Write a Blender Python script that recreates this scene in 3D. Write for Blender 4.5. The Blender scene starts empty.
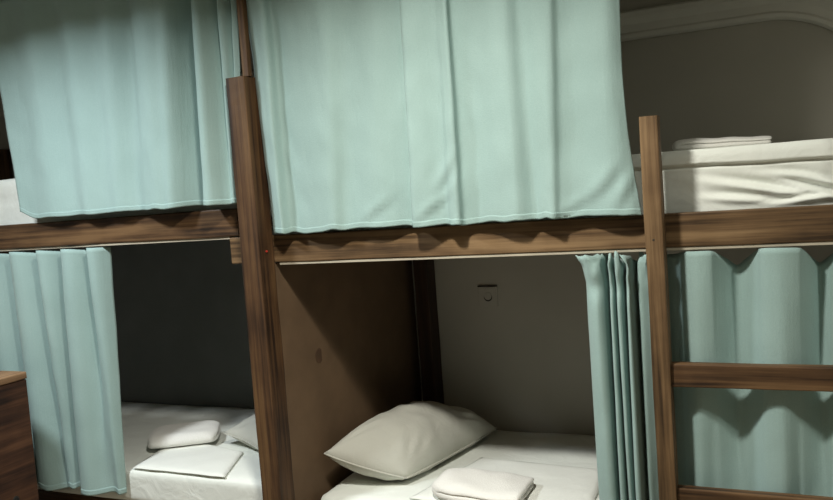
import bpy, bmesh, math, random
from mathutils import Vector, Matrix, noise
random.seed(4)
sc = bpy.context.scene
COL = sc.collection

# ------------------------------------------------------------------ camera
F_PX = 800.0
CAM = Vector((0.0, 0.0, 1.40))
RX = Vector((0.9089868, 0.4104524, -0.0726069))
UY = Vector((0.0381825, 0.0914648, 0.9950760))
FW = Vector((-0.4150723, 0.9072833, -0.0674681))
cam = bpy.data.objects.new('camera', bpy.data.cameras.new('camera'))
cam.data.sensor_width = 36.0
cam.data.lens = F_PX / 833.0 * 36.0
cam.data.clip_start = 0.02
M = Matrix.Identity(4)
for i in range(3):
    M[i][0] = RX[i]; M[i][1] = UY[i]; M[i][2] = -FW[i]; M[i][3] = CAM[i]
cam.matrix_world = M
COL.objects.link(cam)
sc.camera = cam

def at(x, y, Y):
    """point of the depth plane Y seen at a pixel of the photograph"""
    d = (x - 416.5) * RX - (y - 250.0) * UY + F_PX * FW
    return CAM + d * (Y / d.y)

# ------------------------------------------------------------------ materials
def lin(r, g, b):
    f = lambda c: (c / 255 / 12.92) if c / 255 <= 0.04045 else ((c / 255 + 0.055) / 1.055) ** 2.4
    return (f(r), f(g), f(b), 1.0)

def new_mat(name, rough=0.7):
    m = bpy.data.materials.new(name); m.use_nodes = True
    nt = m.node_tree; b = nt.nodes['Principled BSDF']
    b.inputs['Roughness'].default_value = rough
    return m, nt, b

def N(nt, t, **kw):
    n = nt.nodes.new(t)
    for k, v in kw.items():
        if k in n.inputs: n.inputs[k].default_value = v
        else: setattr(n, k, v)
    return n

def ramp(nt, fac, stops):
    r = N(nt, 'ShaderNodeValToRGB')
    e = r.color_ramp.elements
    while len(e) < len(stops): e.new(0.5)
    for el, (p, c) in zip(e, stops): el.position = p; el.color = c
    nt.links.new(fac, r.inputs['Fac'])
    return r

def coords(nt, scale, kind='Object'):
    tc = N(nt, 'ShaderNodeTexCoord'); mp = N(nt, 'ShaderNodeMapping')
    mp.inputs['Scale'].default_value = scale
    nt.links.new(tc.outputs[kind], mp.inputs['Vector'])
    return mp.outputs['Vector']

def bump(nt, b, height, strength, dist):
    bp = N(nt, 'ShaderNodeBump'); bp.inputs['Strength'].default_value = strength
    bp.inputs['Distance'].default_value = dist
    nt.links.new(height, bp.inputs['Height'])
    nt.links.new(bp.outputs['Normal'], b.inputs['Normal'])

def wood(name, axis, dark, mid, light, rough=0.55, fine=90, streak=1.2):
    m, nt, b = new_mat(name, rough)
    s = [fine, fine, fine]; s[axis] = streak * 2.0
    n1 = N(nt, 'ShaderNodeTexNoise', Scale=1.0, Detail=5.0, Roughness=0.6)
    nt.links.new(coords(nt, s), n1.inputs['Vector'])
    s2 = [14, 14, 14]; s2[axis] = 1.6
    n2 = N(nt, 'ShaderNodeTexNoise', Scale=1.0, Detail=3.0, Distortion=0.6)
    nt.links.new(coords(nt, s2), n2.inputs['Vector'])
    n3 = N(nt, 'ShaderNodeTexNoise', Scale=9.0, Detail=4.0)
    nt.links.new(coords(nt, (1, 1, 1)), n3.inputs['Vector'])
    mx = N(nt, 'ShaderNodeMath', operation='ADD')
    a = N(nt, 'ShaderNodeMath', operation='MULTIPLY'); a.inputs[1].default_value = 0.45
    c = N(nt, 'ShaderNodeMath', operation='MULTIPLY'); c.inputs[1].default_value = 0.4
    nt.links.new(n1.outputs['Fac'], a.inputs[0]); nt.links.new(n2.outputs['Fac'], c.inputs[0])
    nt.links.new(a.outputs[0], mx.inputs[0]); nt.links.new(c.outputs[0], mx.inputs[1])
    m3 = N(nt, 'ShaderNodeMath', operation='MULTIPLY_ADD'); m3.inputs[1].default_value = 0.15
    nt.links.new(n3.outputs['Fac'], m3.inputs[0]); nt.links.new(mx.outputs[0], m3.inputs[2])
    r = ramp(nt, m3.outputs[0], [(0.39, dark), (0.5, mid), (0.62, light)])
    nt.links.new(r.outputs['Color'], b.inputs['Base Color'])
    b.inputs['Specular IOR Level'].default_value = 0.3
    bump(nt, b, n1.outputs['Fac'], 0.25, 0.002)
    return m

def cloth(name, col, col2, weave=900.0, rough=0.85, bstr=0.15, wrinkle=0.0, wscale=9.0, sheen=0.0, pleat=0.0):
    m, nt, b = new_mat(name, rough)
    v = coords(nt, (1, 1, 1))
    n1 = N(nt, 'ShaderNodeTexNoise', Scale=weave, Detail=2.0)
    nt.links.new(v, n1.inputs['Vector'])
    n2 = N(nt, 'ShaderNodeTexNoise', Scale=6.0, Detail=3.0)
    nt.links.new(v, n2.inputs['Vector'])
    mx = N(nt, 'ShaderNodeMath', operation='MULTIPLY_ADD'); mx.inputs[1].default_value = 0.5
    nt.links.new(n1.outputs['Fac'], mx.inputs[0])
    h = N(nt, 'ShaderNodeMath', operation='MULTIPLY'); h.inputs[1].default_value = 0.5
    nt.links.new(n2.outputs['Fac'], h.inputs[0]); nt.links.new(h.outputs[0], mx.inputs[2])
    r = ramp(nt, mx.outputs[0], [(0.3, col2), (0.7, col)])
    nt.links.new(r.outputs['Color'], b.inputs['Base Color'])
    b.inputs['Specular IOR Level'].default_value = 0.15
    b.inputs['Sheen Weight'].default_value = sheen
    if wrinkle > 0:
        n3 = N(nt, 'ShaderNodeTexNoise', Scale=wscale, Detail=3.0, Roughness=0.55, Distortion=1.2)
        nt.links.new(v, n3.inputs['Vector'])
        ad = N(nt, 'ShaderNodeMath', operation='MULTIPLY_ADD'); ad.inputs[1].default_value = wrinkle
        k = N(nt, 'ShaderNodeMath', operation='MULTIPLY'); k.inputs[1].default_value = bstr
        nt.links.new(n1.outputs['Fac'], k.inputs[0])
        nt.links.new(n3.outputs['Fac'], ad.inputs[0]); nt.links.new(k.outputs[0], ad.inputs[2])
        bump(nt, b, ad.outputs[0], 0.6, 0.01)
    elif pleat > 0:
        n3 = N(nt, 'ShaderNodeTexNoise', Scale=42.0, Detail=4.0, Roughness=0.6)
        nt.links.new(coords(nt, (1, 1, 0.06)), n3.inputs['Vector'])
        n4 = N(nt, 'ShaderNodeTexNoise', Scale=16.0, Detail=4.0, Roughness=0.6, Distortion=0.8)
        nt.links.new(coords(nt, (1, 1, 0.5)), n4.inputs['Vector'])
        a = N(nt, 'ShaderNodeMath', operation='MULTIPLY_ADD'); a.inputs[1].default_value = pleat
        k = N(nt, 'ShaderNodeMath', operation='MULTIPLY_ADD'); k.inputs[1].default_value = pleat
        w = N(nt, 'ShaderNodeMath', operation='MULTIPLY'); w.inputs[1].default_value = bstr
        nt.links.new(n1.outputs['Fac'], w.inputs[0])
        nt.links.new(n4.outputs['Fac'], k.inputs[0]); nt.links.new(w.outputs[0], k.inputs[2])
        nt.links.new(n3.outputs['Fac'], a.inputs[0]); nt.links.new(k.outputs[0], a.inputs[2])
        bump(nt, b, a.outputs[0], 0.5, 0.006)
    else:
        bump(nt, b, n1.outputs['Fac'], bstr, 0.002)
    return m

def paint(name, col, col2, rough=0.8, scale=4.0, bscale=120.0, bstr=0.1):
    m, nt, b = new_mat(name, rough)
    v = coords(nt, (1, 1, 1))
    n1 = N(nt, 'ShaderNodeTexNoise', Scale=scale, Detail=4.0)
    nt.links.new(v, n1.inputs['Vector'])
    r = ramp(nt, n1.outputs['Fac'], [(0.35, col2), (0.65, col)])
    nt.links.new(r.outputs['Color'], b.inputs['Base Color'])
    n2 = N(nt, 'ShaderNodeTexNoise', Scale=bscale, Detail=2.0)
    nt.links.new(v, n2.inputs['Vector'])
    bump(nt, b, n2.outputs['Fac'], bstr, 0.003)
    return m

wd = (lin(42, 29, 19), lin(84, 61, 40), lin(114, 87, 59))
wp = (lin(42, 28, 18), lin(78, 55, 35), lin(104, 78, 50))
WX = wood('stained_pine_along_x', 0, *wd)
WZ = wood('stained_pine_along_z', 2, *wp)
wb = (lin(54, 40, 26), lin(102, 79, 54), lin(136, 110, 79))
BX = wood('beam_pine_along_x', 0, *wb)
BZ = wood('ladder_pine_along_z', 2, *wb)
WY = wood('stained_pine_along_y', 1, *wd)
WDK = wood('rough_dark_wood', 1, lin(32, 19, 13), lin(66, 42, 28), lin(92, 62, 42), rough=0.7, fine=60)
WDT = wood('rough_dark_wood_lit_top', 1, lin(92, 68, 46), lin(130, 100, 72), lin(150, 120, 90), rough=0.7, fine=60)  # lighter copy of the cabinet wood, light on its top put into the colour
WRZ = wood('reddish_rear_post_wood', 2, lin(28, 18, 13), lin(48, 32, 22), lin(62, 43, 30))
PANEL = paint('brown_hardboard', lin(104, 82, 59), lin(91, 71, 50), 0.75, 7.0, 300.0, 0.1)
KNOT = paint('dark_board_spot', lin(84, 60, 39), lin(70, 50, 33), 0.75, 30.0)
NICHE = paint('niche_shade_board', lin(122, 125, 122), lin(114, 117, 114), 0.85, 5.0)  # grey that puts the shade of the left niche into the colour
CURT = cloth('pale_teal_curtain_cloth', lin(159, 184, 180), lin(147, 172, 168), weave=420, bstr=0.25, sheen=0.1, pleat=0.55)
CHEM = cloth('pale_teal_hem_cloth', lin(158, 183, 179), lin(147, 171, 167), weave=300, bstr=0.5)
SHEET = cloth('white_cotton_sheet', lin(240, 243, 236), lin(232, 236, 228), weave=600, bstr=0.05, wrinkle=0.9, wscale=9)
SHEET2 = cloth('white_bed_linen', lin(242, 244, 237), lin(235, 237, 230), weave=600, bstr=0.05, wrinkle=0.4, wscale=11)
PILLOW = cloth('white_pillowcase', lin(204, 204, 193), lin(196, 195, 185), weave=600, bstr=0.06, wrinkle=0.6, wscale=14)
TOWEL = cloth('white_terry', lin(244, 243, 237), lin(232, 230, 223), weave=260, rough=0.95, bstr=0.9, sheen=0.2)
WALL = paint('grey_wall_paint', lin(178, 174, 162), lin(171, 167, 155), 0.85, 3.0, 90.0, 0.12)
MOULD = paint('off_white_moulding_paint', lin(216, 214, 204), lin(208, 206, 196), 0.6, 6.0)
CEIL = paint('white_ceiling_paint', lin(205, 205, 200), lin(196, 196, 190), 0.9, 2.0)
FLOOR = wood('pale_floor_boards', 1, lin(120, 108, 92), lin(150, 136, 116), lin(168, 154, 134), rough=0.5)
TRACK = paint('cream_plastic', lin(186, 178, 160), lin(176, 168, 150), 0.4, 20.0)
PLATE = paint('grey_socket_plastic', lin(178, 174, 162), lin(173, 169, 157), 0.5, 20.0)
DARKM = paint('dark_plastic', lin(34, 32, 28), lin(28, 26, 23), 0.5)
METAL, _nt, _b = new_mat('dull_screw_steel', 0.45)
_b.inputs['Metallic'].default_value = 0.9; _b.inputs['Base Color'].default_value = lin(90, 84, 76)
REDP = paint('red_pin_plastic', lin(190, 60, 46), lin(176, 50, 38), 0.35)
LAMPW = paint('white_lamp_enamel', lin(225, 225, 222), lin(220, 220, 216), 0.4)
GLOW, _nt, _b = new_mat('lamp_diffuser', 0.4)
_b.inputs['Base Color'].default_value = (0.9, 0.9, 0.88, 1)
_b.inputs['Emission Color'].default_value = (1, 0.96, 0.9, 1); _b.inputs['Emission Strength'].default_value = 1.5

# ------------------------------------------------------------------ object helpers
def link(name, me, mat, parent=None, loc=None, smooth=False):
    """mesh data is given in world coordinates; loc becomes the origin"""
    o = bpy.data.objects.new(name, me)
    if mat: me.materials.append(mat)
    if parent is not None:
        base = world_base(parent)
    else:
        base = Vector(loc) if loc else Vector((0, 0, 0))
    me.transform(Matrix.Translation(-base))
    if parent is not None: o.parent = parent
    else: o.location = base
    COL.objects.link(o)
    if smooth:
        for p in me.polygons: p.use_smooth = True
    return o

def world_base(o):
    v = Vector(o.location)
    while o.parent: o = o.parent; v += o.location
    return v

def to_mesh(bm, name):
    me = bpy.data.meshes.new(name)
    bmesh.ops.recalc_face_normals(bm, faces=bm.faces)
    bm.to_mesh(me); bm.free()
    return me

def thing(name, label, cat, loc, group=None):
    o = bpy.data.objects.new(name, None); o.empty_display_size = 0.05
    COL.objects.link(o); o.location = loc
    return tag(o, label, cat, group)

def tag(o, label, cat, group=None):
    o['label'] = label; o['category'] = cat
    if group: o['group'] = group
    return o

def bm_box(bm, x0, x1, y0, y1, z0, z1, bev=0.003, seg=2):
    r = bmesh.ops.create_cube(bm, size=1.0)
    vs = r['verts']
    bmesh.ops.scale(bm, vec=(x1 - x0, y1 - y0, z1 - z0), verts=vs)
    bmesh.ops.translate(bm, vec=((x0 + x1) / 2, (y0 + y1) / 2, (z0 + z1) / 2), verts=vs)
    if bev > 0:
        es = list({e for v in vs for e in v.link_edges})
        bmesh.ops.bevel(bm, geom=es, offset=bev, segments=seg, profile=0.5, affect='EDGES')

def box(name, x0, x1, y0, y1, z0, z1, mat, parent=None, bev=0.003, rough=0.0, loc=None):
    bm = bmesh.new()
    bm_box(bm, x0, x1, y0, y1, z0, z1, bev)
    me = to_mesh(bm, name)
    return link(name, me, mat, parent, loc)

def timber(name, x0, x1, y0, y1, z0, z1, mat, parent=None, axis=0, wob=0.0012, bev=0.004, seed=0):
    """a sawn timber: subdivided along its length with slightly uneven faces"""
    lo = [x0, y0, z0]; hi = [x1, y1, z1]
    L = hi[axis] - lo[axis]; n = max(4, int(L / 0.04))
    oth = [a for a in range(3) if a != axis]
    bm = bmesh.new(); rings = []
    u0, u1 = lo[oth[0]], hi[oth[0]]; v0, v1 = lo[oth[1]], hi[oth[1]]
    prof = []
    b = bev
    for (cu, cv, su, sv) in ((u0, v0, 1, 1), (u1, v0, -1, 1), (u1, v1, -1, -1), (u0, v1, 1, -1)):
        pts = [(cu + su * b, cv), (cu + su * b * 0.3, cv + sv * b * 0.3), (cu, cv + sv * b)]
        if su * sv > 0: pts = pts[::-1]
        prof += pts
    for i in range(n + 1):
        t = lo[axis] + L * i / n; ring = []
        for (u, v) in prof:
            du = noise.noise((u * 30 + seed, v * 30, t * 6)) * wob
            dv = noise.noise((u * 30, v * 30 + seed + 7, t * 6)) * wob
            p = [0, 0, 0]; p[axis] = t; p[oth[0]] = u + du; p[oth[1]] = v + dv
            ring.append(bm.verts.new(p))
        rings.append(ring)
    k = len(prof)
    for i in range(n):
        for j in range(k):
            bm.faces.new((rings[i][j], rings[i][(j + 1) % k], rings[i + 1][(j + 1) % k], rings[i + 1][j]))
    bm.faces.new(rings[0]); bm.faces.new(rings[-1][::-1])
    return link(name, to_mesh(bm, name), mat, parent)

def disc(name, c, r, h, axis, mat, parent=None, seg=20, dome=0.0, sx=1.0, sy=1.0):
    """short cylinder whose top looks along axis ('-y', 'x', '-z'...)"""
    bm = bmesh.new()
    prof = [(0, 0), (r, 0), (r, h * 0.6), (r * 0.85, h), (0, h + dome)]
    rings = []
    for (rr, hh) in prof:
        rings.append([(rr * math.cos(2 * math.pi * k / seg) * sx, rr * math.sin(2 * math.pi * k / seg) * sy, hh) for k in range(seg)])
    def conv(p):
        a, b, h_ = p
        return {'-y': (a, -h_, b), 'x': (h_, a, b), '-z': (a, b, -h_), 'z': (a, b, h_)}[axis]
    vr = []
    for i, rg in enumerate(rings):
        if i in (0, len(rings) - 1):
            vr.append([bm.verts.new(Vector(conv((0, 0, rg[0][2]))) + Vector(c))])
        else:
            vr.append([bm.verts.new(Vector(conv(p)) + Vector(c)) for p in rg])
    for i in range(len(vr) - 1):
        A, B = vr[i], vr[i + 1]
        for k in range(seg):
            k2 = (k + 1) % seg
            if len(A) == 1: bm.faces.new((A[0], B[k2], B[k]))
            elif len(B) == 1: bm.faces.new((A[k], A[k2], B[0]))
            else: bm.faces.new((A[k], A[k2], B[k2], B[k]))
    return link(name, to_mesh(bm, name), mat, parent, smooth=False)

def cr(p0, p1, p2, p3, t):
    return 0.5 * ((2 * p1) + (-p0 + p2) * t + (2 * p0 - 5 * p1 + 4 * p2 - p3) * t * t + (-p0 + 3 * p1 - 3 * p2 + p3) * t ** 3)

def sstep(a, b, x):
    t = min(1, max(0, (x - a) / (b - a))); return t * t * (3 - 2 * t)

# ------------------------------------------------------------------ curtains
class Curtain:
    """knots: (x on row A, depth on A, x on row B, depth on B, droop of the top edge).
    rows A and B are two heights of the cloth; in between and beyond the folds run straight"""
    def __init__(s, knots, yA, yB, Y, ztop, zbot, sub=9, rows=70, nz=0.004, nscale=7.0, seed=0.0, hemw=0.006, corner=0.0, clampd=True, edge=None):
        s.Y = Y; s.ztop = ztop; s.zbot = zbot; s.rows = rows; s.nz = nz; s.ns = nscale; s.seed = seed
        s.hemw = hemw; s.corner = corner; s.edge = edge
        s.k = []
        for kn in knots:
            xa, da, xb, db = kn[:4]; dr = kn[4] if len(kn) > 4 else 0.0
            a = at(xa, yA, Y); b = at(xb, yB, Y)
            s.k.append((a.x, a.z, da, b.x, b.z, db, dr))
        s.sub = sub
        n = len(s.k) - 1
        s.us = [i / (n * sub) * n for i in range(n * sub + 1)]
    def val(s, u, fn):
        n = len(s.k) - 1; i = min(int(u), n - 1); t = u - i
        g = lambda j: fn(s.k[min(max(j, 0), n)])
        return cr(g(i - 1), g(i), g(i + 1), g(i + 2), t)
    def point(s, u, v):
        """v = 0 top, 1 bottom"""
        n = len(s.k) - 1
        droop = s.val(u, lambda q: q[6])
        zb = s.zbot + s.hemw * noise.noise((u * 0.9 + s.seed, 3.3, 0)) 
        if s.corner: zb += s.corner * (1 - sstep(0.0, 1.2, u)) ** 2
        zt = s.ztop - droop
        z = zt + (zb - zt) * v
        def X(q):
            t = (z - q[1]) / (q[4] - q[1]); return q[0] + (q[3] - q[0]) * t
        def D(q):
            t = min(1.05, max(-0.2, (z - q[1]) / (q[4] - q[1]))); return q[2] + (q[5] - q[2]) * t
        x = s.val(u, X); d = s.val(u, D)
        if s.edge:
            dx = s.edge(u / n, v); x += dx
        d += s.nz * (noise.noise((x * s.ns + s.seed, z * s.ns * 0.45, s.seed)) +
                     0.5 * noise.noise((x * s.ns * 2.7 + z * 3 + s.seed, z * s.ns * 1.3, 4.0)))
        return Vector((x, s.Y + d, z))
    def build(s, name, label, group=None, hem=0.022, header=0.0, extra=None, hemname='hem'):
        bm = bmesh.new(); grid = []
        for r in range(s.rows + 1):
            v = r / s.rows
            row = []
            for u in s.us:
                p = s.point(u, v)
                if extra: p = extra(p)
                row.append(bm.verts.new(p))
            grid.append(row)
        for r in range(s.rows):
            for c in range(len(s.us) - 1):
                bm.faces.new((grid[r][c], grid[r + 1][c], grid[r + 1][c + 1], grid[r][c + 1]))
        mid = s.point((len(s.k) - 1) / 2, 1.0)
        o = link(name, to_mesh(bm, name), CURT, None, loc=(mid.x, s.Y, s.zbot), smooth=True)
        sd = o.modifiers.new('thickness', 'SOLIDIFY'); sd.thickness = 0.0016; sd.offset = 0
        tag(o, label, 'curtain', group)
        strips = []
        if hem: strips.append((hemname, 1 - hem / (s.ztop - s.zbot), 1.0))
        if header: strips.append(('header_band', 0.0, header / (s.ztop - s.zbot)))
        for (nm, v0, v1) in strips:
            bm = bmesh.new(); rows = []
            for j in range(5):
                v = v0 + (v1 - v0) * j / 4
                row = []
                for u in s.us:
                    p = s.point(u, v)
                    e = 0.01
                    q1 = s.point(max(0, u - e), v); q2 = s.point(min(len(s.k) - 1, u + e), v)
                    t = q2 - q1; nrm = Vector((t.y, -t.x, 0))
                    if nrm.length > 1e-9: nrm.normalize()
                    if extra: p = extra(p)
                    row.append(bm.verts.new(p + nrm * 0.0011))
                rows.append(row)
            for j in range(4):
                for c in range(len(s.us) - 1):
                    bm.faces.new((rows[j][c], rows[j + 1][c], rows[j + 1][c + 1], rows[j][c + 1]))
            h = link(nm, to_mesh(bm, nm), CHEM, o, smooth=True)
            sd = h.modifiers.new('thickness', 'SOLIDIFY'); sd.thickness = 0.0004; sd.offset = 0
        return o

# ------------------------------------------------------------------ soft things
def soft_block(name, x0, x1, y0, y1, z0, z1, r, mat, parent=None, res=0.03, nz=0.004, ns=6.0, seed=0.0, groove=None, loc=None, wr=None, zres=None):
    """a mattress: rounded box, gently uneven"""
    bm = bmesh.new()
    nx = max(4, int((x1 - x0) / res)); ny = max(4, int((y1 - y0) / res)); nzz = max(6, int((z1 - z0) / (zres or res * 0.4)))
    c = Vector(((x0 + x1) / 2, (y0 + y1) / 2, (z0 + z1) / 2)); hs = Vector(((x1 - x0) / 2, (y1 - y0) / 2, (z1 - z0) / 2))
    verts = {}
    def V(i, j, k):
        key = (i, j, k)
        if key in verts: return verts[key]
        p = Vector((x0 + (x1 - x0) * i / nx, y0 + (y1 - y0) * j / ny, z0 + (z1 - z0) * k / nzz))
        q = p - c
        inner = Vector([max(-(hs[a] - r), min(hs[a] - r, q[a])) for a in range(3)])
        d = q - inner
        if d.length > 1e-9: q = inner + d.normalized() * r if d.length > r or True else q
        nrm = d.normalized() if d.length > 1e-9 else Vector((0, 0, 1))
        w = q + c
        disp = nz * noise.noise((w.x * ns + seed, w.y * ns, w.z * ns)) + nz * 0.5 * noise.noise((w.x * ns * 2.3, w.y * ns * 2.3 + seed, w.z * ns * 2))
        if groove:
            for (gz, gw, gd) in groove(w): disp -= gd * math.exp(-((w.z - gz) / gw) ** 2) * (1 if abs(nrm.z) < 0.75 else 0)
        if wr: disp += wr(w, nrm)
        verts[key] = bm.verts.new(w + nrm * disp)
        return verts[key]
    for i in range(nx):
        for j in range(ny):
            for k in (0, nzz): bm.faces.new((V(i, j, k), V(i + 1, j, k), V(i + 1, j + 1, k), V(i, j + 1, k)))
    for i in range(nx):
        for k in range(nzz):
            for j in (0, ny): bm.faces.new((V(i, j, k), V(i + 1, j, k), V(i + 1, j, k + 1), V(i, j, k + 1)))
    for j in range(ny):
        for k in range(nzz):
            for i in (0, nx): bm.faces.new((V(i, j, k), V(i, j + 1, k), V(i, j + 1, k + 1), V(i, j, k + 1)))
    return link(name, to_mesh(bm, name), mat, parent, loc=loc, smooth=True)

def pillow(name, A, B, C, D, thick, label, cat='pillow', floor=None, seed=0.0, pinch=0.10):
    """A B C D: corners going round; cushion body puffed between two seamed faces"""
    A, B, C, D = map(Vector, (A, B, C, D))
    n = 40; bm = bmesh.new(); grids = []
    nrm = ((B - A).cross(D - A)).normalized()
    if nrm.z < 0: nrm = -nrm
    cen = (A + B + C + D) / 4
    for side in (1, -1):
        g = []
        for i in range(n + 1):
            row = []
            for j in range(n + 1):
                u, v = i / n, j / n
                uu, vv = 2 * u - 1, 2 * v - 1
                p = (A * (1 - u) + B * u) * (1 - v) + (D * (1 - u) + C * u) * v
                # sides drawn in between the corners
                p = p + (cen - p) * pinch * ((1 - uu * uu) * vv ** 4 + (1 - vv * vv) * uu ** 4)
                h = (max(0, 1 - abs(uu) ** 2.6) ** 0.62) * (max(0, 1 - abs(vv) ** 2.6) ** 0.62)
                edge = min(1 - abs(uu), 1 - abs(vv))
                w = 0.010 * noise.noise((p.x * 9 + seed, p.y * 9, side * 2.0)) * h + 0.006 * noise.noise((p.x * 24, p.y * 24 + seed, side)) * h
                # creases that run in from the corners
                for (cu, cv) in ((-1, -1), (1, -1), (1, 1), (-1, 1)):
                    du, dv = uu - cu, vv - cv; dist = math.hypot(du, dv) + 1e-6
                    ang = math.atan2(dv * cv, du * cu)
                    w += 0.005 * math.sin(ang * 16 + seed) * math.exp(-((dist - 0.45) / 0.3) ** 2)* min(1, edge * 5)
                hh = (0.55 if side > 0 else 0.45) * thick * h
                q = p + nrm * (side * hh + w * min(1, edge * 6))
                if floor is not None and q.z < floor + 0.004: q.z = floor + 0.004 + 0.002 * u
                row.append(q)
            g.append(row)
        grids.append(g)
    for s, g in enumerate(grids):
        grids[s] = [[bm.verts.new(q) for q in row] for row in g]
    for s, g in enumerate(grids):
        for i in range(n):
            for j in range(n):
                f = (g[i][j], g[i + 1][j], g[i + 1][j + 1], g[i][j + 1])
                bm.faces.new(f if s == 0 else f[::-1])
    bmesh.ops.remove_doubles(bm, verts=bm.verts, dist=0.0012)
    z = floor if floor is not None else min(A.z, B.z, C.z, D.z)
    o = link(name, to_mesh(bm, name), PILLOW, None, loc=(cen.x, cen.y, z), smooth=True)
    tag(o, label, cat)
    # stitched seam round the edge
    pts = []
    for (P, Q, cu) in ((A, B, 0), (B, C, 1), (C, D, 2), (D, A, 3)):
        for k in range(14):
            t = k / 14; p = P.lerp(Q, t); uu = 2 * t - 1
            p = p + (cen - p) * pinch * (1 - uu * uu)
            if floor is not None and p.z < floor + 0.006: p.z = floor + 0.006
            pts.append(p)
    tube('seam', pts, 0.0028, PILLOW, o, closed=True)
    return o

def tube(name, pts, r, mat, parent=None, closed=False, seg=8, loc=None):
    bm = bmesh.new(); rings = []; n = len(pts)
    for i, p in enumerate(pts):
        a = pts[(i - 1) % n] if closed or i > 0 else p
        b = pts[(i + 1) % n] if closed or i < n - 1 else p
        t = (Vector(b) - Vector(a)).normalized()
        up = Vector((0, 0, 1)) if abs(t.z) < 0.9 else Vector((1, 0, 0))
        s = t.cross(up).normalized(); w = s.cross(t)
        rings.append([bm.verts.new(Vector(p) + r * (math.cos(2 * math.pi * k / seg) * s + math.sin(2 * math.pi * k / seg) * w)) for k in range(seg)])
    for i in range(n if closed else n - 1):
        A, B = rings[i], rings[(i + 1) % n]
        for k in range(seg): bm.faces.new((A[k], A[(k + 1) % seg], B[(k + 1) % seg], B[k]))
    if not closed:
        bm.faces.new(rings[0][::-1]); bm.faces.new(rings[-1])
    return link(name, to_mesh(bm, name), mat, parent, loc=loc, smooth=True)

def folded_towel(name, label, c, rotz, L, Wd, layers, lt, group=None, seed=0.0, taper=0.0, flip=False, rnd=0.12):
    """a towel folded to and fro: one strip in `layers` layers, each lt thick, L long, Wd wide, standing on c"""
    path = []
    x0, x1 = -L / 2 + lt, L / 2 - lt
    pitch = lt * 0.96
    for k in range(layers):
        z = lt / 2 + k * pitch
        xs = (x0, x1) if k % 2 == 0 else (x1, x0)
        short = 0.012 * (layers - 1 - k) / max(1, layers - 1)
        m = 16
        for i in range(m + 1):
            t = i / m
            x = xs[0] + (xs[1] - xs[0]) * t
            path.append((x * (1 - short), z))
        if k < layers - 1:
            s = 1 if xs[1] > 0 else -1
            for i in range(1, 8):
                a = -math.pi / 2 + math.pi * i / 8
                path.append((xs[1] + s * math.cos(a) * lt * 0.85, z + pitch / 2 + math.sin(a) * pitch / 2))
    ny = 18; bm = bmesh.new()
    half = lt * 0.478
    sec = []
    n = len(path)
    offA = []; offB = []
    for i in range(n):
        a = Vector(path[max(0, i - 1)]); b = Vector(path[min(n - 1, i + 1)])
        t = (b - a).normalized(); nn = Vector((-t.y, t.x)); p = Vector(path[i])
        offA.append(p + nn * half); offB.append(p - nn * half)
    loop = offA + offB[::-1]
    H = layers * pitch
    rot = Matrix.Rotation(rotz, 3, 'Z')
    rows = []
    for j in range(ny + 1):
        y = -Wd / 2 + Wd * j / ny
        e = min(j, ny - j) / ny
        row = []
        for (x, z) in loop:
            yy = y * (1 - 0.02 * (z / H))
            li = min(layers - 1, max(0, int(z / pitch))); zc = lt / 2 + li * pitch
            es = math.sqrt(min(1, e * 5 + 0.02)); z = zc * (0.86 + 0.14 * es) + (z - zc) * (0.40 + 0.60 * es)
            cor = 1 - 0.12 * (1 - min(1, e * 9)) ** 2
            sag = (0.5 + 0.5 * z / H) * 0.007 * noise.noise((x * 13 + seed, yy * 13, 1.0)) * (z / H)
            z *= 1 - taper * sstep(-L * 0.5, L * 0.5, -x if flip else x) + 0.4 * taper * sstep(L * 0.1, L * 0.45, x if flip else -x)
            zz = z * (1 - 0.10 * (abs(x) / (L / 2)) ** 4) * (cor if z > H * 0.4 else 1) + sag
            xx = x * (1 - 0.03 * (1 - min(1, e * 10))) + 0.003 * noise.noise((yy * 16 + seed, z * 20, 2))
            yy *= 1 - rnd * (1 - min(1, (L / 2 - abs(x)) / (0.32 * L))) ** 2 * (1.0 if x > 0 else 0.35)
            if flip: xx = -xx
            row.append(bm.verts.new(rot @ Vector((xx, yy + 0.003 * noise.noise((xx * 15, z * 40 + seed, 5)), max(0.0005, zz))) + Vector(c)))
        rows.append(row)
    k = len(loop)
    for j in range(ny):
        for i in range(k):
            bm.faces.new((rows[j][i], rows[j][(i + 1) % k], rows[j + 1][(i + 1) % k], rows[j + 1][i]))
    # end faces
    for row in (rows[0], rows[-1]):
        for i in range(n - 1):
            try: bm.faces.new((row[i], row[i + 1], row[k - 2 - i], row[k - 1 - i]))
            except ValueError: pass
    o = link(name, to_mesh(bm, name), TOWEL, None, loc=c, smooth=True)
    sb = o.modifiers.new('soft', 'SUBSURF'); sb.levels = 1; sb.render_levels = 1
    return tag(o, label, 'towel', group)

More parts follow.
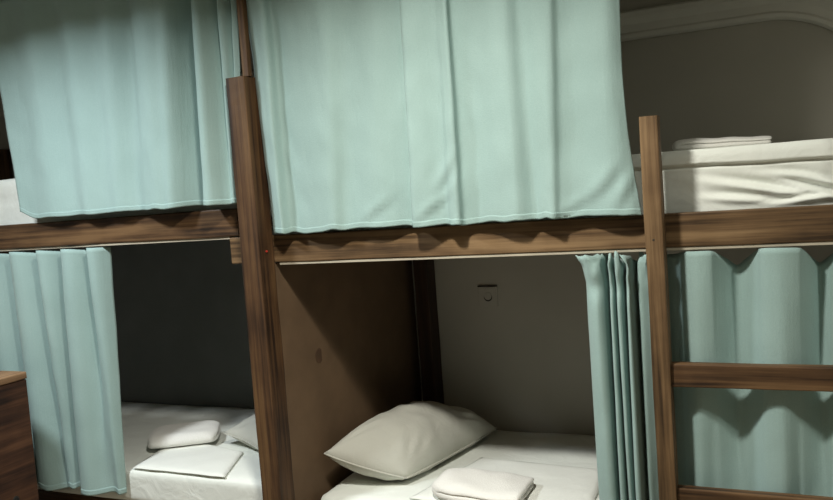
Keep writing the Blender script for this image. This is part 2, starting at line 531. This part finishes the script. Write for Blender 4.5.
def folded_linen(name, label, corners, z, layers, lt, seed=0.0, group=None):
    """a flat sheet folded into a thin pad lying on a bed; corners: front-left, front-right, back-right, back-left (x, y)"""
    FL, FR, BR, BL = [Vector(c) for c in corners]
    n, m = 26, 26
    cen = (FL + FR + BR + BL) / 4
    o = None
    bm = bmesh.new()
    for k in range(layers):
        sh = 0.006 * k
        z0 = z + 0.0015 + k * lt * 1.12
        top = []; bot = []
        for i in range(n + 1):
            rt = []; rb = []
            for j in range(m + 1):
                u, v = i / n, j / m
                p = (FL * (1 - u) + FR * u) * (1 - v) + (BL * (1 - u) + BR * u) * v
                p = p + (cen - p) * sh * 0.6 + Vector((0.004 * noise.noise((v * 4, k * 3 + seed, 1)), 0.004 * noise.noise((u * 4, k * 3 + seed, 6))))
                e = min(u, 1 - u, v, 1 - v); ed = min(1, e * 14)
                wv = 0.0025 * (noise.noise((p.x * 11 + seed, p.y * 11, 0)) + 0.5)
                rt.append(bm.verts.new((p.x, p.y, z0 + lt * (0.35 + 0.65 * math.sqrt(ed)) + max(0, wv) * ed)))
                rb.append(bm.verts.new((p.x, p.y, z0 + (0.12 * lt) * (1 - ed) + max(0, wv) * ed * 0.4)))
            top.append(rt); bot.append(rb)
        for i in range(n):
            for j in range(m):
                bm.faces.new((top[i][j], top[i + 1][j], top[i + 1][j + 1], top[i][j + 1]))
                bm.faces.new((bot[i][j], bot[i][j + 1], bot[i + 1][j + 1], bot[i + 1][j]))
        for i in range(n):
            for j in (0, m): bm.faces.new((top[i][j], top[i + 1][j], bot[i + 1][j], bot[i][j]))
        for j in range(m):
            for i in (0, n): bm.faces.new((top[i][j], top[i][j + 1], bot[i][j + 1], bot[i][j]))
    o = link(name, to_mesh(bm, name), SHEET2, None, loc=(cen.x, cen.y, z), smooth=True)
    return tag(o, label, 'bed linen', group)

# ------------------------------------------------------------------ the room
WALL_Y = 2.86
CEIL_Z = 2.25
XL, XR, YB = -3.62, 2.2, -1.6
def struct(name, x0, x1, y0, y1, z0, z1, mat):
    o = box(name, x0, x1, y0, y1, z0, z1, mat, None, bev=0)
    o['kind'] = 'structure'; return o
struct('floor', XL, XR, YB, WALL_Y, -0.1, 0.0, FLOOR)
struct('ceiling', XL, XR, YB, WALL_Y, CEIL_Z, CEIL_Z + 0.1, CEIL)
struct('wall_back', XL, XR, WALL_Y, WALL_Y + 0.1, 0.0, CEIL_Z, WALL)
struct('wall_left', XL - 0.1, XL, YB, WALL_Y, 0.0, CEIL_Z, CEIL)
struct('wall_right', XR, XR + 0.1, YB, WALL_Y, 0.0, CEIL_Z, CEIL)
struct('wall_front', XL, XR, YB - 0.1, YB, 0.0, CEIL_Z, CEIL)

# wall moulding: runs level, then turns down in a quarter round
def moulding():
    prof = [(0.0, 0.0), (0.012, 0.0), (0.022, 0.006), (0.022, 0.018), (0.014, 0.026), (0.016, 0.050), (0.026, 0.066), (0.030, 0.074), (0.030, 0.090), (0.018, 0.098), (0.0, 0.098)]
    R = 0.33; xc, zc = -0.02, 1.877 - R
    path = [((-3.5 + (xc + 3.5) * i / 20, 1.877), (0, 1)) for i in range(21)]
    for i in range(1, 25):
        a = math.pi / 2 * (1 - i / 24)
        path.append(((xc + R * math.cos(a), zc + R * math.sin(a)), (math.cos(a), math.sin(a))))
    path.append(((xc + R, 1.2), (1, 0)))
    bm = bmesh.new(); rows = []
    for ((px, pz), (nx, nz)) in path:
        rows.append([bm.verts.new((px + nx * h, WALL_Y - d, pz + nz * h)) for (d, h) in prof])
    for i in range(len(rows) - 1):
        for j in range(len(prof) - 1):
            bm.faces.new((rows[i][j], rows[i + 1][j], rows[i + 1][j + 1], rows[i][j + 1]))
    bm.faces.new(rows[0]); bm.faces.new(rows[-1][::-1])
    o = link('trim_1', to_mesh(bm, 'trim_1'), MOULD, None, loc=(0, WALL_Y, 1.877))
    o['kind'] = 'structure'
moulding()

# wall socket
t = thing('wall_socket', 'small grey wall socket on the back wall above the lower right bed', 'socket', (-1.025, WALL_Y, 0.995))
box('face_plate', -1.060, -0.984, WALL_Y - 0.006, WALL_Y, 0.960, 1.036, PLATE, t, 0.002)
disc('socket_well', (-1.022, WALL_Y - 0.006, 0.997), 0.0165, 0.001, '-y', DARKM, t, seg=24)
disc('socket_insert', (-1.022, WALL_Y - 0.0068, 1.001), 0.0150, 0.001, '-y', PLATE, t, seg=24)
box('top_lip', -1.062, -0.984, WALL_Y - 0.007, WALL_Y, 1.0365, 1.0405, DARKM, t, 0.0005)

# ------------------------------------------------------------------ right bunk (carries the shared post)
bk = thing('bunk_bed', 'brown wooden bunk frame on the right with tall middle post and side board', 'bunk bed', (-0.4, 2.4, 0))
timber('post', -1.447, -1.380, 1.92, 1.998, 0.0, 1.778, WZ, bk, axis=2, wob=0.002, seed=1)
timber('lath', -1.396, -1.374, 1.935, 1.955, 1.779, 2.245, WZ, bk, axis=2, bev=0.002, seed=2)
timber('front_beam', -1.542, 0.66, 2.0, 2.036, 1.232, 1.313, BX, bk, axis=0, seed=3, bev=0.003)
timber('rear_beam', -1.20, 0.66, WALL_Y - 0.045, WALL_Y - 0.008, 1.232, 1.313, WX, bk, axis=0, seed=4)
box('bed_board', -1.36, 0.64, 2.037, WALL_Y - 0.046, 1.255, 1.270, PANEL, bk, 0.001)
tr = box('curtain_track', -1.37, 0.65, 2.004, 2.030, 1.2235, 1.2315, TRACK, bk, 0.001)
timber('rear_post', -1.290, -1.233, WALL_Y - 0.085, WALL_Y - 0.004, 0.0, 1.230, WRZ, bk, axis=2, seed=5)
timber('end_post', 0.662, 0.724, 1.95, 2.03, 0.0, 1.40, WZ, bk, axis=2, seed=6)
timber('end_post', 0.662, 0.724, WALL_Y - 0.085, WALL_Y - 0.004, 0.0, 1.40, WZ, bk, axis=2, seed=8)
# the hardboard side, a little out of square
def side_panel():
    bm = bmesh.new()
    q = [(-1.386, 1.999), (-1.328, WALL_Y - 0.012), (-1.343, WALL_Y - 0.010), (-1.401, 2.000)]
    lo = [bm.verts.new((x, y, 0.02)) for x, y in q]; hi = [bm.verts.new((x, y, 1.229)) for x, y in q]
    bm.faces.new(lo); bm.faces.new(hi)
    for i in range(4): bm.faces.new((lo[i], lo[(i + 1) % 4], hi[(i + 1) % 4], hi[i]))
    return link('side_panel', to_mesh(bm, 'side_panel'), PANEL, bk)
sp = side_panel()
kp = at(321, 355, 2.19)
kx = -1.386 + (2.19 - 1.999) / (WALL_Y - 0.012 - 1.999) * 0.058
kn = disc('knot', (kx - 0.0012, 2.19, 0.908), 0.025, 0.002, 'x', KNOT, sp, seg=24, sx=1.0, sy=1.0)
timber('lower_rail', -1.375, 0.655, 2.062, 2.095, 0.22, 0.36, WX, bk, axis=0, seed=9)
box('bed_board', -1.36, 0.64, 2.096, WALL_Y - 0.09, 0.285, 0.300, PANEL, bk, 0.001)
timber('lower_rail', -1.225, 0.655, WALL_Y - 0.085, WALL_Y - 0.05, 0.22, 0.36, WX, bk, axis=0, seed=10)
q = at(266, 251.5, 1.955)
disc('pin', (-1.380, 1.955, q.z), 0.0032, 0.004, 'x', REDP, bk, seg=12, dome=0.001)

# ------------------------------------------------------------------ left bunk
bl = thing('bunk_bed', 'brown wooden bunk frame on the left with the higher beam', 'bunk bed', (-2.45, 2.4, 0))
timber('front_beam', -3.50, -1.506, 1.998, 2.036, 1.317, 1.402, WX, bl, axis=0, wob=0.002, seed=11)
timber('rear_beam', -3.50, -1.50, WALL_Y - 0.045, WALL_Y - 0.008, 1.317, 1.402, WX, bl, axis=0, seed=12)
box('bed_board', -3.48, -1.52, 2.037, WALL_Y - 0.046, 1.345, 1.36, PANEL, bl, 0.001)
box('curtain_track', -3.48, -1.545, 2.004, 2.030, 1.3085, 1.3165, TRACK, bl, 0.001)
timber('lower_rail', -3.48, -1.47, 2.066, 2.095, 0.26, 0.400, WX, bl, axis=0, seed=13)
timber('lower_rail', -3.48, -1.47, WALL_Y - 0.085, WALL_Y - 0.05, 0.26, 0.425, WX, bl, axis=0, seed=14)
box('bed_board', -3.47, -1.47, 2.096, WALL_Y - 0.09, 0.38, 0.40, PANEL, bl, 0.001)
timber('end_post', -3.565, -3.503, 1.95, 2.03, 0.0, 1.78, WZ, bl, axis=2, seed=15)
box('back_panel', -3.48, -1.47, WALL_Y - 0.007, WALL_Y - 0.001, 0.20, 1.31, NICHE, bl, 0)  # board added only to darken the wall of the shaded left niche
timber('end_post', -3.565, -3.503, WALL_Y - 0.085, WALL_Y - 0.004, 0.0, 1.78, WZ, bl, axis=2, seed=16)
timber('foot', -1.468, -1.408, 2.062, 2.11, 0.0, 0.40, WZ, bl, axis=2, seed=17)
timber('foot', -1.468, -1.408, WALL_Y - 0.12, WALL_Y - 0.05, 0.0, 0.40, WZ, bl, axis=2, seed=18)

# ------------------------------------------------------------------ ladder
ld = thing('ladder', 'brown wooden ladder leaning flat against the right bunk beam', 'ladder', (-0.04, 1.967, 0))
timber('rail', -0.294, -0.252, 1.944, 1.996, 0.0, 1.546, BZ, ld, axis=2, wob=0.0015, bev=0.003, seed=21)
timber('rail', 0.215, 0.257, 1.944, 1.996, 0.0, 1.546, BZ, ld, axis=2, wob=0.0015, bev=0.003, seed=22)
for i, z in enumerate((0.928, 0.624, 0.326, 0.066)):
    timber('rung', -0.2515, 0.2145, 1.957, 1.985, z - 0.028, z + 0.028, WX, ld, axis=0, bev=0.003, seed=30 + i)
for (x, y) in ((653.5, 240),):
    p = at(x, y, 1.944); disc('screw', (p.x, 1.9445, p.z), 0.0028, 0.001, '-y', METAL, ld, seg=12)

# ------------------------------------------------------------------ mattresses
def seam(name, z, x0, x1, y0, par, r=0.004, dz=lambda x: 0.0):
    pts = [(x0 + (x1 - x0) * i / 40, y0, z + dz(x0 + (x1 - x0) * i / 40)) for i in range(41)]
    return tube(name, pts, r, SHEET2, par)

def tuck(w, nrm):
    """slanting pulls in the tucked-in cloth on the front"""
    if nrm.y > -0.6: return 0.0
    zc = 1.424 - 0.022 * (w.x + 0.2) + 0.002 * noise.noise((w.x * 9, 0, 0))
    d = 0.010 * sstep(0.0, 0.004, w.z - zc) - 0.004 * math.exp(-((w.z - zc + 0.003) / 0.003) ** 2)
    for (cx, cz, sl, ln, wd, am) in ((-0.02, 1.352, -0.22, 0.11, 0.010, 0.012), (0.075, 1.345, -0.35, 0.07, 0.008, 0.014), (-0.09, 1.335, -0.12, 0.06, 0.009, 0.008), (0.02, 1.385, -0.15, 0.05, 0.008, 0.006),
                                   (0.12, 1.36, -0.25, 0.06, 0.008, 0.010), (0.05, 1.325, 0.1, 0.06, 0.007, 0.008)):
        dx = w.x - cx; dd = (w.z - cz) - sl * dx
        d += 1.3 * am * math.exp(-(dd / wd) ** 2) * math.exp(-(dx / ln) ** 2)
        d -= 0.9 * am * math.exp(-((dd - 1.6 * wd) / wd) ** 2) * math.exp(-(dx / ln) ** 2)
    return d

mr = soft_block('mattress', -1.33, 0.62, 2.058, WALL_Y - 0.06, 1.271, 1.462, 0.022, SHEET, None, res=0.014, zres=0.003, nz=0.003, ns=7, seed=3,
                loc=(-0.35, 2.4, 1.271), wr=tuck)
tag(mr, 'white sheeted mattress on the upper right bunk behind the ladder top', 'mattress')
ml = soft_block('mattress', -3.44, -1.52, 2.062, WALL_Y - 0.06, 1.361, 1.572, 0.022, SHEET, None, res=0.04, nz=0.003, ns=7, seed=5,
                groove=lambda w: [(1.487, 0.005, 0.006)], loc=(-2.5, 2.4, 1.361))
tag(ml, 'white mattress end seen left of the upper left curtain', 'mattress')
def notch(w, nrm):
    """the mattress is pushed in where the rear post stands"""
    return -0.085 if nrm.y > 0.5 and -1.33 < w.x < -1.19 else 0.0
MLT, MRT = 0.522, 0.492
m2 = soft_block('mattress', -3.40, -1.475, 2.050, WALL_Y - 0.008, 0.402, MLT, 0.022, SHEET, None, res=0.03, nz=0.003, ns=6, seed=8, loc=(-2.45, 2.4, 0.402))
tag(m2, 'white sheeted mattress on the lower left bunk', 'mattress')
m3 = soft_block('mattress', -1.352, 0.64, 2.064, WALL_Y - 0.010, 0.362, MRT, 0.030, SHEET, None, res=0.03, nz=0.0035, ns=6, seed=12, wr=notch, loc=(-0.4, 2.4, 0.362))
tag(m3, 'white sheeted mattress on the lower right bunk under the large pillow', 'mattress')

# ------------------------------------------------------------------ pillows, linen, towels
pillow('pillow', (-1.335, 2.11, 0.612), (-1.10, 2.20, 0.520), (-0.985, 2.75, 0.522), (-1.295, 2.62, 0.612), 0.21,
       'large white pillow tilted against the brown side board', floor=MRT + 0.003, seed=1.3, pinch=-0.05)
pillow('pillow', (-1.925, 2.35, 0.572), (-1.66, 2.24, 0.548), (-1.50, 2.66, 0.56), (-1.76, 2.74, 0.58), 0.13,
       'white pillow on the lower left bed half hidden by the middle post', floor=MLT + 0.003, seed=5.1, pinch=0.07)

folded_linen('folded_sheet', 'folded white sheet under the towel on the lower left bed',
             [(-2.085, 2.055), (-1.69, 2.055), (-1.79, 2.29), (-2.17, 2.38)], MLT + 0.002, 1, 0.008, seed=2)
folded_linen('folded_sheet', 'folded white sheet under the towel on the lower right bed',
             [(-1.045, 2.10), (-0.50, 2.08), (-0.53, 2.46), (-0.955, 2.49)], MRT + 0.0035, 1, 0.009, seed=7)
folded_towel('folded_towel', 'folded white towel on the lower left bed beside the teal curtain', (-2.10, 2.345, MLT + 0.014), math.radians(124), 0.20, 0.265, 2, 0.026, seed=1, flip=True)
folded_towel('folded_towel', 'thick folded white towel on the lower right bed in front of the large pillow', (-0.818, 2.165, MRT + 0.0165), math.radians(1), 0.30, 0.20, 2, 0.026, taper=0.28, rnd=0.34, seed=4, flip=True)
folded_towel('folded_towel', 'folded white towel lying on top of the upper right mattress', (-0.130, 2.36, 1.4650), math.radians(3), 0.262, 0.24, 2, 0.0178, taper=0.28, seed=9, flip=True)

# ------------------------------------------------------------------ cabinet at lower left
cb = thing('wooden_cabinet', 'dark rough wooden cabinet corner at lower left in front of the lower left curtain', 'cabinet', (-2.56, 1.5, 0))
timber('side_panel', -2.334, -2.312, 1.15, 1.85, 0.0, 0.885, WDK, cb, axis=1, wob=0.002, seed=41)
timber('side_panel', -2.85, -2.828, 1.15, 1.85, 0.0, 0.885, WDK, cb, axis=1, wob=0.002, seed=42)
box('back_panel', -2.827, -2.335, 1.835, 1.85, 0.0, 0.885, WDK, cb, 0.001)
box('bottom_board', -2.827, -2.335, 1.17, 1.834, 0.05, 0.07, WDK, cb, 0.001)
timber('top_board', -2.852, -2.310, 1.15, 1.852, 0.886, 0.910, WDT, cb, axis=1, wob=0.002, seed=43)
dr = box('door', -2.826, -2.336, 1.152, 1.169, 0.075, 0.88, WDK, cb, 0.002)
box('handle', -2.40, -2.385, 1.128, 1.1515, 0.45, 0.57, METAL, dr, 0.002)
kz = at(3, 484, 1.80)
disc('knot', (-2.3135, 1.765, 0.50), 0.013, 0.003, 'x', DARKM, cb.children[0] if cb.children else cb, seg=16, sy=1.3)

# ------------------------------------------------------------------ curtains
# rail under the ceiling
tube('curtain_rail', [(-3.5, 1.975, 2.172), (-1.0, 1.975, 2.172), (0.66, 1.975, 2.172)], 0.007, METAL, None, loc=(-1.4, 1.975, 2.172))
rl = bpy.data.objects['curtain_rail']; tag(rl, 'thin metal curtain rail just under the ceiling above the upper curtains', 'curtain rail')
for x in (-3.3, -2.2, -1.1, 0.0):
    box('bracket', x - 0.008, x + 0.008, 1.965, 1.985, 2.176, CEIL_Z, METAL, rl, 0.001)

# upper left: x at image row 0, depth, x at row 215, depth
UL = [(-14, -.006, 18, .010), (6, .008, 34, .014), (28, -.010, 52, -.004), (48, .012, 74, .012), (66, -.012, 90, -.008),
      (88, .010, 106, .006), (104, -.004, 120, -.004), (122, .020, 136, .016), (136, -.016, 150, -.012), (148, -.030, 161, -.026),
      (159, -.024, 170, -.026), (170, -.020, 179, -.024), (181, .036, 192, .030), (190, .068, 202, .060), (195, .066, 207.5, .056), (197, -.022, 210.5, -.026), (204, -.040, 218, -.038),
      (211, .000, 227, -.004), (216, .020, 231, .006), (219, -.010, 234, -.002), (224, -.008, 236, .004), (229, .020, 237.5, .010), (232, -.004, 239, .004), (237, .006, 241, .010)]
c1 = Curtain(UL, 0, 215, 1.958, 2.163, 1.417, sub=7, rows=60, nz=0.005, seed=1.7, hemw=0.006, corner=0.03)
c1.build('curtain', 'pale teal curtain across the upper left bunk left of the middle post', hem=0.016)

UR = [(242, .014, 271, .010), (248, -.006, 275, .000), (256, -.016, 280, -.010), (266, -.020, 285, -.016), (269, .012, 289, .012), (284, .004, 303, .006), (305, -.008, 322, -.006), (326, -.014, 336, -.012),
      (345, .008, 348, .006), (370, .004, 376, -.004), (390, .014, 404, .016), (398, .018, 412, .018), (403, -.016, 416, -.018), (414, -.016, 428, -.012), (432, -.004, 446, .000), (441, -.012, 454, -.016), (448, -.018, 461, -.018), (451, .008, 465, .010),
      (470, .006, 484, .010), (490, -.010, 504, -.006), (506, -.012, 520, -.012), (518, .006, 534, .006), (536, -.012, 545, -.006), (550, -.014, 555, -.012), (558, .006, 563, .006), (574, .008, 584, .010), (596, -.010, 610, -.006), (608, -.012, 628, -.006), (619, .004, 642, .006)]
def pulls(p):
    """slanting drag folds near the hem"""
    for (px, py, sl, ln, wd, am) in ((440, 175, 1.6, .05, .014, .007), (432, 204, .7, .05, .010, .006), (600, 182, 1.1, .05, .015, .006), (572, 203, .5, .06, .011, .004), (622, 190, 1.8, .04, .012, .005), (372, 208, .7, .05, .012, .005)):
        c = at(px, py, 1.94); dx = p.x - c.x; dz = p.z - c.z
        n = math.hypot(1, sl); al = (dx + dz * sl) / n; ac = (dz - dx * sl) / n
        p.y -= am * math.exp(-(ac / wd) ** 2) * math.exp(-(al / ln) ** 2)
        p.y += am * .7 * math.exp(-((ac + 1.7 * wd) / wd) ** 2) * math.exp(-(al / ln) ** 2)
    return p
c2 = Curtain(UR, 0, 220, 1.962, 2.163, 1.318, sub=7, rows=70, nz=0.006, nscale=9.0, seed=6.1, hemw=0.009,
             edge=lambda u, v: -0.012 * sstep(.86, 1, u) * math.sin(math.pi * min(1, max(0, (v - .4) / .6))))
c2.build('curtain', 'pale teal curtain across the upper right bunk between post and ladder', hem=0.016, extra=pulls)

# lower left: rows 262 and 490
LLk = [(-50, .03, -36, .015), (-38, -.03, -20, -.03), (-24, -.034, -8, -.03), (-8, .046, 8, .02, .016), (-5, -.03, 14, -.03), (3, -.034, 28, -.03), (17, .050, 38, .016, .016),
       (18.5, -.03, 46, -.026), (29, -.034, 56, -.030), (44, .054, 67, .010, .018), (46, -.030, 71, -.004), (54, -.036, 76, .000), (66, .052, 80, .020, .016), (67.5, .030, 84, .024, .014),
       (69, -.032, 87, -.028), (79, -.034, 96, -.034), (91, .040, 104, -.006, .014), (94, -.024, 112, .010), (101, -.022, 119, .000), (107, .022, 122, .022, .002)]
c3 = Curtain(LLk, 262, 490, 2.012, 1.305, 0.447, sub=6, rows=60, nz=0.004, seed=3.4, hemw=0.012)
c3.build('curtain', 'pale teal curtain drawn half across the lower left bunk', hem=0.02)

# lower right, gathered left of the ladder: rows 268 and 495
LGk = [(586, -.008, 600, -.012), (590, -.026, 605, -.024), (598, -.034, 612, -.034), (603, -.010, 617, -.022), (605, .040, 619, .040, .006), (608, .040, 621, .040, .012), (610, -.018, 622, -.020), (613, -.018, 626, -.022),
       (615, .038, 628, .040, .026), (617, -.024, 630, -.014), (621, -.026, 634, -.016), (624, .036, 637, .044, .028), (627, -.020, 638, -.026), (630, -.030, 643, -.034), (633, .040, 646, .040, .022), (635, .040, 647, .040, .014),
       (638, .006, 650, -.004), (646, .010, 657, .008, .006), (656, .022, 664, .020, .014), (662, .024, 670, .024, .016)]
def ruffle(p):
    """the heading of the gathered curtain flares out and is nipped in below"""
    t = (1.2205 - p.z) / 0.07
    if t < 1.0:
        k = (1 - t) ** 1.5
        p.x += -0.016 * k * sstep(-0.40, -0.45, p.x)
        p.y += 0.020 * k * noise.noise((p.x * 70, p.z * 22, 1.0))
        p.x += 0.018 * k * noise.noise((p.x * 50 + p.y * 20, p.z * 25, 8.0))
        p.z += 0.010 * k * k * noise.noise((p.x * 80, p.y * 40, 3.0))
    nip = math.exp(-((t - 1.15) / 0.35) ** 2)
    p.y = p.y + (2.005 - p.y) * 0.35 * nip
    return p
c4 = Curtain(LGk, 268, 495, 2.006, 1.2205, 0.40, sub=6, rows=70, nz=0.005, seed=8.4, hemw=0.008)
c4.build('curtain', 'pale teal curtain gathered tight left of the ladder on the lower right bunk', hem=0.02, extra=ruffle)

# lower right, spread out behind the ladder: rows 268 and 495
LSk = [(664, .040, 668, .040, .010), (676, .030, 683, .030, .008), (683, .006, 692, .006, .002), (696, -.016, 702, -.008), (710, -.014, 714, .008, .000), (716, .002, 722, .010, .006), (728, .036, 733, .022, .028), (736, .052, 741, .026, .042), (746, .040, 749, .020, .026), (757, .006, 758, .004, .004),
       (764, -.020, 769, -.014, -.002), (780, -.026, 786, -.018, -.002), (797, -.016, 798, .006, .0), (803, -.002, 805, .010, .006), (813, .026, 815, .022, .028), (821, .052, 824, .026, .042), (831, .038, 833, .018, .026), (845, -.004, 845, -.004), (868, .000, 868, .000), (890, .03, 890, .026, .03),
       (915, -.016, 912, -.016), (940, .03, 935, .02, .03), (965, -.016, 960, -.016), (990, .03, 985, .02, .02), (1015, .0, 1010, 0)]
c5 = Curtain(LSk, 268, 495, 2.012, 1.2205, 0.40, sub=8, rows=60, nz=0.004, seed=11.2, hemw=0.008)
c5.build('curtain', 'pale teal curtain hanging behind the ladder rungs on the lower right bunk', hem=0.02)

# ------------------------------------------------------------------ lamps
def lamp(x, y, power, color, label, size=0.13, spread=180):
    t = thing('ceiling_lamp', label, 'ceiling lamp', (x, y, CEIL_Z))
    disc('housing', (x, y, CEIL_Z), size / 2 + 0.02, 0.018, '-z', LAMPW, t, seg=32)
    disc('diffuser', (x, y, CEIL_Z - 0.0185), size / 2, 0.003, '-z', GLOW, t, seg=32)
    l = bpy.data.lights.new('lamp_light', 'AREA'); l.shape = 'DISK'; l.size = size
    l.energy = power; l.color = color; l.spread = math.radians(spread)
    o = bpy.data.objects.new('lamp_light', l); COL.objects.link(o)
    o.location = (x, y, CEIL_Z - 0.026)
lamp(-0.74, 1.17, 10.6, (1.0, 0.97, 0.88), 'round ceiling lamp in front of the right bunk', spread=155)
lamp(-2.06, 1.14, 10.3, (0.91, 0.97, 1.0), 'round ceiling lamp in front of the left bunk', size=0.22, spread=154)
lamp(1.15, 1.05, 6.0, (0.98, 0.98, 0.87), 'added unseen fill lamp beyond the ladder', spread=165)  # fill light, added to brighten the upper right wall and mattress

GROUPS = {'curtain': 'teal curtains of the bunks', 'towel': 'folded towels on the beds', 'mattress': 'mattresses of the bunks', 'pillow': 'white pillows on the lower beds',
          'bed linen': 'folded sheets under the towels', 'bunk bed': 'wooden bunk frames', 'ceiling lamp': 'round ceiling lamps'}
for o in bpy.data.objects:
    if o.get('category') in GROUPS: o['group'] = GROUPS[o['category']]

w = bpy.data.worlds.new('world'); sc.world = w; w.use_nodes = True
w.node_tree.nodes['Background'].inputs['Color'].default_value = (0.9, 0.95, 1.0, 1)
w.node_tree.nodes['Background'].inputs['Strength'].default_value = 0.02

vs = sc.view_settings
vs.view_transform = 'Standard'; vs.look = 'None'; vs.gamma = 1.0; vs.use_curve_mapping = False
vs.exposure = 1.25
sc.cycles.use_denoising = True
